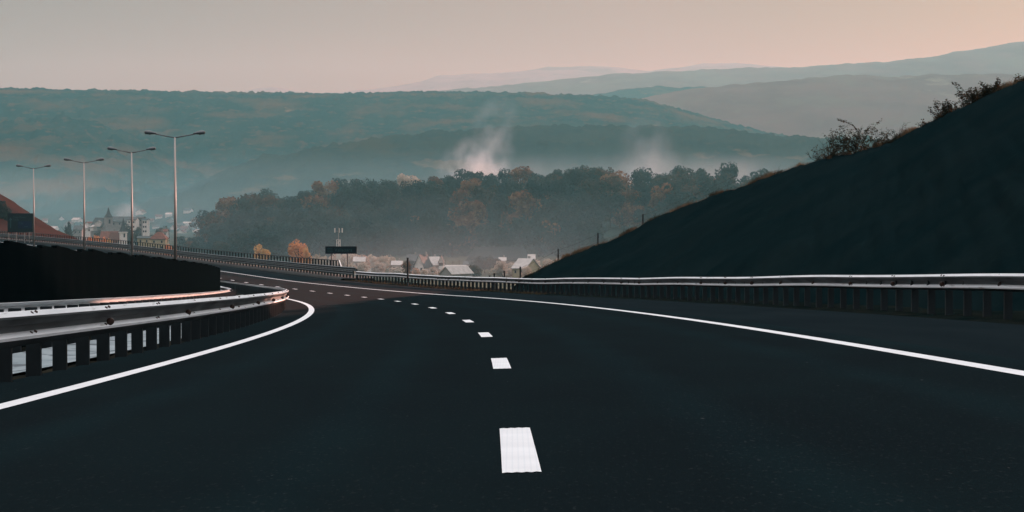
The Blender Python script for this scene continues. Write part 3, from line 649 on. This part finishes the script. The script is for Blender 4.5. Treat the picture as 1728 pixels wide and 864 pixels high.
def church(px, w_px, py_tip, py_sp, Y, label, wall='white', spire='roofgrey', nave=None):
    c = at(px, py_sp, Y); w = w_px / F * Y; zt = c.z - GZ; rise = (py_sp - py_tip) / F * Y
    r = empty('church', (c.x, Y, GZ), 0.5); tag(r, label, 'church')
    m = MB(); m.box((0, 0, zt / 2), (w, w, zt)); m.box((0, 0, zt - 0.3), (w + 0.7, w + 0.7, 0.45)); tw = m.build('tower', M[wall], r)
    m = MB(); s = w / 2 + 0.15
    m.add([(-s, -s, zt), (s, -s, zt), (s, s, zt), (-s, s, zt), (-s * .45, -s * .45, zt + rise * 0.4), (s * .45, -s * .45, zt + rise * 0.4), (s * .45, s * .45, zt + rise * 0.4), (-s * .45, s * .45, zt + rise * 0.4), (0, 0, zt + rise)],
          [(0, 1, 5, 4), (1, 2, 6, 5), (2, 3, 7, 6), (3, 0, 4, 7), (4, 5, 8), (5, 6, 8), (6, 7, 8), (7, 4, 8)]); m.build('spire', M[spire], r)
    for (dx, dy_, sx, sy) in ((0, -1, .28, .02), (1, 0, .02, .28)):
        m = MB(); m.box((dx * (w / 2 + .03), dy_ * (w / 2 + .03), zt - w * 0.62), (w * sx, w * sx if sx < .1 else .08, w * 0.62) if dy_ else (.08, w * sy, w * .62)); m.build('belfry_window', M['glass'], tw)
    if nave:
        L, hh, rs, mt2 = nave
        m = MB(); m.prism([(-w * .8, 0), (w * .8, 0), (w * .8, hh), (0, hh + rs * .98), (-w * .8, hh)], w / 2, w / 2 + L, Matrix(((1, 0, 0, 0), (0, 0, 1, 0), (0, 1, 0, 0), (0, 0, 0, 1)))); m.build('nave', M[wall], r)
        m = MB()
        for s2 in (-1, 1):
            a = [(s2 * (w * .8 + .4), w / 2, hh - .2), (s2 * (w * .8 + .4), w / 2 + L + .3, hh - .2), (0, w / 2 + L + .3, hh + rs + .1), (0, w / 2, hh + rs + .1)]
            m.add(a + [(x, y, z + .25) for x, y, z in a], [(0, 1, 2, 3), (7, 6, 5, 4), (0, 4, 5, 1), (1, 5, 6, 2), (2, 6, 7, 3), (3, 7, 4, 0)])
        m.build('roof', M[mt2], r)
    return r
church(183, 11, 349, 367, 1620, 'grey church with a sharp pointed spire, behind the smaller white church', 'grey', 'roofgrey', (24, 13, 6, 'roofgrey'))
church(208, 10, 367, 391, 1300, 'white church with a slender dark spire and arched belfry opening', 'white', 'roofgrey', (18, 8, 6, 'rooftile'))
house(172, 203, 402, 391, 1330, 'long house with a steep dark red roof left of the white church', 'grey', 'rooftile', 12, floors=1)
house(217, 232, 371, 367, 1560, 'tall pale block behind the second lamp, next to the dark block', 'white', 'roofgrey', 14, floors=4, cat='building', name='building', chimney=False)
house(231, 243, 368, 366, 1575, 'tall dark grey block between two pale blocks', 'grey', 'roofgrey', 14, floors=4, cat='building', name='building', chimney=False)
house(243, 250, 371, 369.5, 1560, 'narrow pale block at the right end of the row of town blocks', 'white', 'roofgrey', 12, floors=3, cat='building', name='building', chimney=False)
house(190, 219, 374, 366, 1640, 'wide hall with a long dark roof beside the pointed spire', 'grey', 'roofgrey', 14, floors=1, cat='building', name='hall', chimney=False)
house(256, 282, 403, 392, 1250, 'ochre house with a broad brown hipped roof above the bridge railing', 'yellow', 'rooftile', 11, floors=2, hip=0.6)
house(234, 255, 402, 399, 1270, 'low ochre annexe with a dark flat roof left of the broad brown roof', 'yellow', 'roofgrey', 9, floors=1, chimney=False)
house(271, 283, 391, 387, 1420, 'small pale house with a red roof behind the ochre house', 'white', 'rooftile', 8)
house(141, 156, 385, 379, 1700, 'low pale house with a grey roof right of the third lamp', 'white', 'rooflight', 9, floors=1)
house(126, 140, 388, 381, 1650, 'dark hall with a rounded grey roof left of the third lamp', 'grey', 'roofgrey', 10, floors=1)
random.seed(21); bpy.context.view_layer.update(); DG = bpy.context.evaluated_depsgraph_get()
for k, (x, y) in enumerate([(304, 380), (312, 386), (321, 383), (329, 388), (338, 379), (345, 384), (316, 377), (294, 384), (336, 391), (307, 391), (160, 383), (152, 377), (60, 383), (116, 378), (92, 386), (104, 369), (318, 355), (263, 382), (253, 372), (268, 365), (76, 372), (330, 370), (348, 372), (285, 362), (130, 371), (167, 376), (288, 372), (238, 358)]):
    d_ = at(x, y + 2.5, 1500).normalized(); hit, hp, *_r = scene.ray_cast(DG, d_ * 1500, d_, distance=9000)
    gz = hp.z if hit else GZ; Y = hp.y if hit else 2000; w = random.uniform(8, 13)
    house(x - w / 2, x + w / 2, y, y - random.uniform(2.5, 4), Y, 'tiny hazy house of the distant town across the valley', random.choice(['white', 'white', 'grey']), random.choice(['rooftile', 'roofgrey', 'rooflight']), 9, gable=random.random() < .4, floors=1, chimney=False, rz=random.uniform(-.4, .4), group='tiny houses of the distant town', gz=gz - 0.5)
# village below the wood, in the lit mist
house(706, 722, 448, 430, 1035, 'white house with a tall pointed gable facing the road, left of its twin', 'white', 'roofgrey', 12, gable=True, floors=2, rz=-0.25)
house(722, 741, 447, 434, 1045, 'white house with a long sloping pale roof right of the pointed gable', 'white', 'rooflight', 10, floors=2, rz=0.5)
house(741, 748, 440, 432, 1040, 'narrow white tower-like house end with a small pointed roof', 'white', 'roofgrey', 6, gable=True, floors=2, chimney=False)
house(688, 706, 440, 430, 1120, 'hazy grey house behind the white pointed gable', 'grey', 'roofgrey', 10)
house(662, 678, 447, 441, 1060, 'low house with a bleached roof left of the single post', 'white', 'rooflight', 9, floors=1)
house(758, 782, 461, 450, 960, 'grey gabled barn with a pale pink roof just above the guardrail', 'grey', 'rooflight', 14, gable=True, floors=1, rz=-0.6, cat='barn', name='barn', chimney=False)
house(750, 790, 456, 448, 1085, 'long low shed with a pale roof behind the gabled barn', 'white', 'rooflight', 12, floors=1, cat='shed', name='shed', chimney=False)
house(788, 898, 438, 417, 1240, 'huge faint hall with a long grey hipped roof at the foot of the wood', 'grey', 'roofdark', 28, floors=1, cat='hall', name='hall', hip=0.35, chimney=False)
house(875, 900, 452, 437, 985, 'house with a bright sloping roof at the foot of the dark hillside', 'yellow', 'rooflight', 12, floors=1, rz=-0.5)
house(892, 902, 437, 430, 1100, 'small pale square building above the bright sloping roof', 'white', 'rooflight', 7, floors=1, chimney=False)
house(598, 616, 441, 434, 1075, 'pale roofed cottage in the beige trees just right of the road sign', 'white', 'rooflight', 8, floors=1)
house(622, 640, 446, 438, 1120, 'pale gabled cottage halfway between the road sign and the single post', 'white', 'rooflight', 8, gable=True, floors=1, rz=0.3)
house(843, 853, 440, 435, 1090, 'small white house with a lit roof between beige trees', 'white', 'rooflight', 7, floors=1)
house(783, 796, 446, 441, 1150, 'small bluish building before the huge hall', 'white', 'roofgrey', 8, floors=1, chimney=False)
for k, (x, y0) in enumerate([(752, 437), (764, 440), (775, 438)]):
    a = at(x, y0, 1100); m = MB(); m.tube((0, 0, 0), (0, 0, a.z - GZ), 0.20, 0.12, 6); m.tube((-0.9, 0, a.z - GZ - 0.7), (0.9, 0, a.z - GZ - 0.7), 0.08, n=5)
    o = m.build('utility_pole', M['bark'], loc=(a.x, 1100, GZ)); tag(o, ['pale utility pole right behind the narrow white house', 'middle one of three utility poles above the long shed', 'utility pole nearest the bluish building'][k], 'utility pole', 'utility poles above the village')

# ------------------------------------------------------------------ trees
def crown_mesh(name, mt, seed, w=1.0, h=1.0, n=2600, leaf=0.062, lobes=16, lean=0.0, column=False, gap=0.25):
    """unit crown: leaf clumps scattered through lumpy lobes; x, y within +-0.5*w, z from 0 to h"""
    rnd = random.Random(seed); L = []
    for k in range(lobes):
        a = rnd.uniform(0, 6.283); zz = rnd.uniform(0.14, 0.88) ** (0.85)
        rr = 0.36 * w * math.sqrt(max(0.0, 1 - ((zz - 0.45) / 0.58) ** 2)) * rnd.uniform(0.35, 1.0)
        L.append((Vector((rr * math.cos(a) + lean * zz, rr * math.sin(a), zz * h)), rnd.uniform(0.12, 0.23) * (w + h) / 2 * (0.75 if column else 1)))
    m = MB()
    for k in range(n):
        c, r = rnd.choice(L); d = Vector((rnd.gauss(0, 1), rnd.gauss(0, 1), rnd.gauss(0, 1))).normalized()
        p = c + d * r * rnd.uniform(0.7, 1.05)
        if noise.noise(p * 6 + Vector((seed, 0, 0))) < -gap: continue
        s = leaf * rnd.uniform(0.5, 1.2); nrm = (d + Vector((rnd.gauss(0, .6), rnd.gauss(0, .6), rnd.gauss(0, .6)))).normalized()
        q = nrm.to_track_quat('Z', 'Y'); a = rnd.uniform(0, 6.28); u = q @ Vector((math.cos(a), math.sin(a), 0)) * s * 0.5; v = q @ Vector((-math.sin(a), math.cos(a), 0)) * s * 0.38
        m.add([p - u, p + v + nrm * s * .1, p + u, p - v + nrm * s * .1], [(0, 1, 2, 3)])
    zs = [v[2] for v in m.v]; z0, z1 = min(zs), max(zs); rx = max(max(abs(v[0]), abs(v[1])) for v in m.v)
    m.v = [(x / rx * 0.5 * w, y / rx * 0.5 * w, (z - z0) / (z1 - z0) * h) for x, y, z in m.v]
    return m.mesh(name, mt)
def trunk_mesh(seed, h=0.75, r=0.03, limbs=6, mt=None):
    rnd = random.Random(seed); m = MB(); p = Vector((0, 0, -0.06)); k = 5
    for i in range(k):
        q = p + Vector((rnd.uniform(-.015, .015), rnd.uniform(-.015, .015), h / k)); m.tube(p, q, r * (1 - i / k * .75), r * (1 - (i + 1) / k * .75), 6, False); p = q
    for j in range(limbs):
        z = rnd.uniform(0.25, 0.8) * h; a = rnd.uniform(0, 6.28); l = rnd.uniform(0.2, 0.36)
        b = Vector((math.cos(a) * l, math.sin(a) * l, z + l * 0.8)); m.tube((0, 0, z), b, r * .4, r * .12, 5, False)
    return m.mesh('trunk', mt or M['bark'])
CROWNS = {}
for kind, mt in (('leaf', M['leaf']), ('leafdark', M['leafdark']), ('leaforange', M['leaforange']), ('leafbeige', M['leafbeige'])):
    CROWNS[kind] = [crown_mesh('crown', mt, 11 + 7 * k + len(kind), 1.0, 0.80, 3000, lobes=18) for k in range(6 if kind == 'leaf' else 4)]
TR = [trunk_mesh(k) for k in range(4)]
rt = random.Random(5)
def tree(loc, width, height, kind, label, group=None, seed=None, name='broadleaf_tree', base=0.2, cat='tree'):
    o = empty(name, loc, rt.uniform(0, 6.28)); tag(o, label, cat, group)
    t = link('trunk', TR[rt.randrange(4)], o); t.scale = (height, height, height)
    c = link('crown', CROWNS[kind][rt.randrange(len(CROWNS[kind]))], o, (0, 0, height * base)); c.scale = (width, width, height * (1 - base) / 0.8)
    return o
# the wood on the low hill: every crown its own tree
GW = 'trees of the wood on the low hill'
sky_trees = [(366, 357, 12, 30), (385, 362, 22, 0), (405, 358, 26, 1), (436, 347, 34, 2), (466, 348, 34, 2), (482, 352, 26, 2), (497, 344, 24, 0), (515, 345, 22, 1), (541, 343, 32, 0), (560, 345, 22, 0), (585, 329, 44, 0), (612, 332, 34, 0), (640, 333, 36, 1), (662, 336, 26, 0), (688, 331, 46, 0), (694, 319, 50, 3),
             (728, 322, 34, 0), (754, 318, 28, 0), (778, 310, 34, 0), (800, 310, 40, 0), (822, 316, 30, 1), (846, 312, 30, 2), (856, 311, 24, 1), (880, 318, 26, 4), (899, 316, 26, 1), (915, 317, 24, 1), (938, 305, 42, 0), (966, 300, 46, 0), (990, 300, 46, 1), (1010, 314, 26, 2), (1032, 313, 30, 3), (1055, 322, 24, 1), (1077, 306, 18, 4), (1092, 322, 26, 1), (1114, 318, 26, 0), (1140, 312, 36, 0), (1165, 314, 34, 0), (1190, 318, 30, 1), (1210, 312, 30, 2), (1232, 311, 30, 3), (1258, 320, 34, 1), (1290, 322, 34, 1)]
kinds = ['leafdark', 'leaf', 'leaf', 'leafbeige', 'leafbeige']
adj = ['dark dense', 'mixed green and brown', 'rust tinged', 'pale golden', 'thin bare-topped']
def around(px):
    marks = [(366, 'at the left tip of the wood'), (470, 'on the sloping left part of the wood'), (572, 'above the phone mast'), (694, 'left of the smoke column'), (800, 'under the smoke column'), (905, 'between the smoke column and the domed crowns'), (985, 'at the high domed middle of the wood'), (1077, 'right of the domed crowns'), (1150, 'on the right part of the skyline'), (1260, 'where the wood meets the dark hillside')]
    return min(marks, key=lambda q: abs(q[0] - px))[1]
for (px, py, wpx, kd) in sky_trees:
    Y = 1735; 
    if kd == 30: kd = 0
    top = at(px, py, Y); w = wpx / F * Y * 1.3; gz = wood_pt(px, 0.93).z; h = max(top.z - gz, w * 0.9)
    tree((top.x, Y - rt.uniform(0, 25), top.z - h), w, h * 1.02, kinds[kd], adj[kd] + ' tree ' + around(px) + ', topping the skyline', 'skyline trees of the wood', base=0.12)
cnt = 0
rows_ = [0.80, 0.66, 0.53, 0.41, 0.30, 0.20, 0.11, 0.03]
for ri, t in enumerate(rows_):
    px = 322 + ri * 5
    while px < 1290:
        w = rt.uniform(20, 38); px += w * 0.85
        p = wood_pt(px + rt.uniform(-4, 4), t + rt.uniform(-.05, .05))
        if t < 0.25 and px > 1010: continue
        if t < 0.5 and px > 1180: continue
        ww = w / F * 1600 * 1.75; h = ww * rt.uniform(0.85, 1.1)
        kd = rt.choices([0, 1, 2, 3], [6, 5, 1.3 if t > .35 else .3, 0.4 if t > .6 else 0])[0]
        tree((p.x, p.y, p.z - 0.5), ww, h, kinds[kd], adj[kd] + ' tree in the hazy flank of the wood below its skyline', GW, base=0.1); cnt += 1
print('wood trees', cnt)
# autumn trees and the beige trees of the village
tree((*at(440, 440, 1000).xy, GZ), 7.2, (at(440, 411, 1000).z - GZ), 'leaforange', 'small round orange autumn tree behind the picket railing', 'orange autumn trees', base=0.25)
tree((*at(503, 440, 1010).xy, GZ), 9.2, (at(505, 403, 1010).z - GZ), 'leaforange', 'tall ragged orange and yellow tree near the end of the picket railing', 'orange autumn trees', base=0.2)
tree((*at(517, 440, 1000).xy, GZ), 5, (at(505, 415, 1000).z - GZ), 'leaforange', 'slim orange tree leaning against the tall ragged one', 'orange autumn trees', base=0.2)
tree((*at(534, 445, 990).xy, GZ), 5, (at(534, 428, 990).z - GZ), 'leafbeige', 'low pale bush-like tree at the end of the picket railing', base=0.15)
for (x, top, w) in [(150, 398, 16), (162, 396, 15), (174, 399, 16), (185, 401, 12), (283, 411, 14), (296, 419, 10)]:
    p = at(x, top, 1150); tree((p.x, 1150, GZ), w / F * 1150 * 1.2, p.z - GZ, 'leaforange', 'orange and yellow autumn tree in the town just above the bridge railing', 'orange trees of the town', base=0.2)
for (x, top, w) in [(196, 378, 20), (212, 384, 18), (232, 392, 22), (252, 382, 26), (268, 384, 22), (240, 398, 16), (288, 400, 26), (304, 402, 24), (318, 400, 26), (334, 404, 24), (346, 404, 24), (328, 410, 26), (300, 408, 24), (312, 414, 20), (225, 410, 16), (118, 372, 14), (106, 376, 16), (140, 390, 18)]:
    p = at(x, top, 1400); tree((p.x, 1400 + rt.uniform(-60, 60), GZ), w / F * 1400 * 1.3, p.z - GZ, rt.choice(['leafdark', 'leafdark', 'leaf']), 'dark tree between the roofs of the distant town', 'dark trees of the town', base=0.15)
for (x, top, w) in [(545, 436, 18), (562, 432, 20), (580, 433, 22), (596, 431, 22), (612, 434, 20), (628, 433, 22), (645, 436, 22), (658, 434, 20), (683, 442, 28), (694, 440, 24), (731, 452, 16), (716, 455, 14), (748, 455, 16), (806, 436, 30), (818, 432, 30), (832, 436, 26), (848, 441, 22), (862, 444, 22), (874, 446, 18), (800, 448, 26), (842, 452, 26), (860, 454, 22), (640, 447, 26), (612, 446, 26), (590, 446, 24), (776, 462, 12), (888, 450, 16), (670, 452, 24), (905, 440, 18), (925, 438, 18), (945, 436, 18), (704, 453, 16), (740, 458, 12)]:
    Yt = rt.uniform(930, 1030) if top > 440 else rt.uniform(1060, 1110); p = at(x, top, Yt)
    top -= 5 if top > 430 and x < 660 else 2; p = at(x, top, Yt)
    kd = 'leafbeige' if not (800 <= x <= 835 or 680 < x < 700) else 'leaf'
    tree((p.x, Yt, GZ), w / F * Yt * 1.3, p.z - GZ, kd, 'beige hazy tree among the village houses' if kd == 'leafbeige' else 'greenish grey bushy tree among the village houses', 'trees of the village', base=0.1)
for (x, top, w) in [(2, 338, 30), (14, 352, 22), (-12, 330, 30)]:
    p = at(x, top, 600); tree((p.x, 600, p.z - 9), w / F * 600 * 1.2, 9.0, 'leafdark', 'dark tree on the brown slope at the left edge', 'dark trees on the brown slope', base=0.05)

# ------------------------------------------------------------------ bushes, grass and fence on the crest
def crest_at(px):
    best = None
    for c in CTOP:
        q = camproj(c)
        if best is None or abs(q[0] - px) < best[0]: best = (abs(q[0] - px), c)
    return best[1].copy()
def camproj(p):
    c, s = math.cos(PITCH), math.sin(PITCH); yy = p.y * c - p.z * s; zz = p.y * s + p.z * c
    return (864 + F * p.x / yy, 432 - F * zz / yy)
def bush(name, px0, px1, hgt, label, seed, leaves=900, arching=None, bare=False):
    rnd = random.Random(seed); a, b = crest_at(px0), crest_at(px1); c = (a + b) / 2; wd = (b - a).length
    o = empty(name, c); tag(o, label, 'bush'); tw = MB(); lf = MB()
    def leafat(p, s):
        nrm = Vector((rnd.gauss(0, 1), rnd.gauss(0, 1), rnd.gauss(0, 1))).normalized(); q = nrm.to_track_quat('Z', 'Y')
        lf.add([p + q @ Vector(v) * s for v in ((-1, 0, 0), (0, .55, .1), (1, 0, 0), (0, -.55, .1))], [(0, 1, 2, 3)])
    nst = int(9 + wd * 5); pts = []
    for k in range(nst):
        u = rnd.random(); p = a.lerp(b, u) - c + Vector((rnd.uniform(-.2, .2), rnd.uniform(-.4, .6), -0.15)); env = (0.45 + 0.55 * math.sin(math.pi * min(1, max(0, u)))) * hgt
        d = Vector((rnd.uniform(-.8, .8), rnd.uniform(-.4, .4), 1.0)).normalized(); L = env * rnd.uniform(.55, 1.1); n_ = 7; r = 0.016
        for i in range(n_):
            d = (d + Vector((rnd.uniform(-.28, .28), rnd.uniform(-.2, .2), rnd.uniform(-.25, .1)))).normalized(); q = p + d * L / n_
            tw.tube(p, q, r * (1 - i / n_ * .8), r * (1 - (i + 1) / n_ * .8), 4, False); p = q; pts.append(p)
            if rnd.random() < .8:
                e = p + Vector((rnd.uniform(-1, 1), rnd.uniform(-.6, .6), rnd.uniform(-.1, 1))).normalized() * L * .22; tw.tube(p, e, .006, .003, 3, False); pts += [e, (p + e) / 2]
    if arching:
        for (x0, y0), (x1, y1) in zip(arching[:-1], arching[1:]):
            p0, p1 = at(x0, y0, c.y) - c, at(x1, y1, c.y) - c; tw.tube(p0, p1, .016, .012, 5, False)
            for i in range(16):
                q = p0.lerp(p1, i / 16) + Vector((rnd.uniform(-.05, .05), rnd.uniform(-.05, .05), rnd.uniform(-.06, .08))); leafat(q, .05); leafat(q, .04)
    for k in range(leaves):
        p = rnd.choice(pts) + Vector((rnd.gauss(0, .05), rnd.gauss(0, .05), rnd.gauss(0, .05))); leafat(p, rnd.uniform(.025, .055))
    tw.build('stems', M['twig'], o)
    if leaves: lf.build('foliage', M['bushleaf'], o)
bush('bush', 1376, 1402, 0.95, 'reddish sparse twiggy bush at the left end of the crest bushes', 3, 500)
bush('bare_shrub', 1396, 1412, 1.55, 'thin leafless shrub between the reddish bush and the arching bramble', 4, 25)
bush('bramble_bush', 1410, 1478, 1.65, 'large tangled bramble bush on the crest with one long arching shoot', 5, 3400, [(1452, 236), (1448, 222), (1440, 212), (1425, 205), (1412, 202)])
bush('bush', 1474, 1508, 1.0, 'feathery brown bush just right of the big bramble', 6, 450)
bush('weed', 1514, 1522, 0.95, 'single tall dry weed standing on the crest', 12, 30)
bush('bush', 1558, 1570, 0.4, 'tiny dark bush low on the steep part of the crest', 7, 160)
bush('bush', 1578, 1618, 0.95, 'leafy dark bush on the steep crest, left of the spiky one', 8, 1900)
bush('bush', 1616, 1658, 1.15, 'spiky dark bush, highest of the group near the right edge', 9, 2400)
bush('bush', 1656, 1692, 0.8, 'rounded dark bush right of the spiky one', 10, 1800)
bush('bush', 1716, 1740, 0.5, 'dark bush at the top right end of the crest', 11, 400)
g = MB(); rnd = random.Random(9)
for k in range(15000):
    i = rnd.randrange(1, 152); c = CTOP[i].lerp(CTOP[i + 1], rnd.random()); r = rnd.random()
    dens_ = noise.noise(c * 0.6); 
    if dens_ < -0.12 and rnd.random() < .75: continue
    p = c + Vector((rnd.uniform(-.1, .1), rnd.uniform(-.5, .8), -.06)); L = rnd.uniform(.06, .26) * (1.15 + dens_) * (1.9 if r > .985 else 1)
    d = Vector((rnd.gauss(0, .3), rnd.gauss(0, .3), 1)).normalized(); s = Vector((.006, .002, 0)); mid = p + d * L * .6; e = p + d * L + Vector((rnd.gauss(0, .3) * L, 0, -.1 * L))
    g.add([p - s, p + s, mid + s * .8, mid - s * .8], [(0, 1, 2, 3)]); g.add([mid - s * .8, mid + s * .8, e], [(0, 1, 2)])
tag(g.build('grass', M['grass']), 'short dry grass along the crest of the dark hillside', 'grass', kind='stuff')
g = MB()
for k in range(6000):
    Y = rnd.uniform(118, 206); w = 8.3 + abs(rnd.gauss(0.9, .7)); p = P(Y, w, 0)
    if noise.noise(p * 0.5) < -.05 and rnd.random() < .8: continue
    L = rnd.uniform(.03, .13); d = Vector((rnd.gauss(0, .4), rnd.gauss(0, .4), 1)).normalized(); s = Vector((.008, .002, 0)); g.add([p - s, p + s, p + d * L], [(0, 1, 2)])
tag(g.build('verge_grass', M['grass']), 'sparse dry grass under the right guardrail', 'grass', kind='stuff')
# wire fence climbing the crest
fe = [(1085, 361, 382, 143), (1009, 393, 413, 147), (942, 420, 440, 149), (878, 450, 471, 152), (851, 457, 474, 159), (834, 461, 474, 166), (826, 465, 476, 172)]
fr = empty('wire_fence', at(942, 440, 137)); tag(fr, 'thin wire fence on dark posts climbing the left end of the dark hillside', 'fence')
tops = []
for (x, y0, y1, Y) in fe:
    a, b = at(x, y0, Y), at(x, y1 + 14, Y); m = MB(); m.tube(b - fr.location, a - fr.location, .055, .05, 6); m.build('post', M['wire'], fr); tops.append((a, b))
m = MB(); ext = [(at(1240, 296, 136), at(1240, 320, 136)), (at(1160, 332, 139), at(1160, 352, 139))] + tops
for (a, b), (c, d) in zip(ext[:-1], ext[1:]):
    for f_ in (0.06, 0.45):
        p, q = a.lerp(b, f_), c.lerp(d, f_)
        mid = (p + q) / 2 - Vector((0, 0, .06)); m.tube(p - fr.location, mid - fr.location, .006, n=4, cap=False); m.tube(mid - fr.location, q - fr.location, .006, n=4, cap=False)
m.build('wire', M['wire'], fr)
a = at(688, 435, 172); m = MB(); m.tube((0, 0, -1.2), (0, 0, 2.4), .07, n=8); m.lathe((0, 0, 2.4), [(.085, 0), (.085, .05), (.001, .08)], 8)
o = m.build('post', M['wire'], loc=(a.x, 172, a.z - 2.45)); tag(o, 'single dark upright post behind the guardrail, left of the white gabled houses', 'post')
# smoke columns and the mist of the valley
soft_volume('smoke', 'bright smoke column rising behind the middle of the wood', 'smoke', at(800, 296, 1950), (66, 50, 66), 0.10, SMOKE, 0.07, power=1.4, lo=0.42, hi=0.62)
soft_volume('smoke', 'faint plume drifting up from the bright smoke column', 'smoke', at(822, 252, 1980), (50, 50, 104), 0.026, SMOKE, 0.06, power=1.1, rot=0.32, lo=0.42, hi=0.65)
soft_volume('smoke', 'pale smoke patch above the right part of the wood', 'smoke', at(1092, 282, 1980), (60, 60, 96), 0.020, SMOKE, 0.05, power=1.2)
soft_volume('mist', 'bluish mist lying behind the right half of the wood', 'mist', at(1090, 312, 2050), (420, 120, 60), 0.010, (0.80, 0.93, 1.0), 0.02, power=1.0)
soft_volume('mist', 'broad teal mist filling the valley floor below the long ridge', 'mist', at(600, 368, 2250), (3400, 2000, 130), 0.00090, (0.40, 0.84, 1.0), 0.006, power=1.2, lo=0.1, hi=0.7)
soft_volume('mist', 'thin bluish mist at the foot of the wood behind the village', 'mist', at(700, 425, 1300), (480, 240, 70), 0.0012, (0.62, 0.88, 1.0), 0.02, power=0.8, lo=0.2, hi=0.65)
soft_volume('smoke', 'small white smoke puff behind the pointed grey spire', 'smoke', at(214, 358, 1800), (26, 30, 18), 0.05, SMOKE, 0.1, power=1.0)
soft_volume('mist', 'sunlit mist lying over the village houses', 'mist', at(740, 476, 1010), (210, 180, 54), 0.0026, (0.82, 0.93, 1.0), 0.05, power=1.0, lo=0.1, hi=0.6)
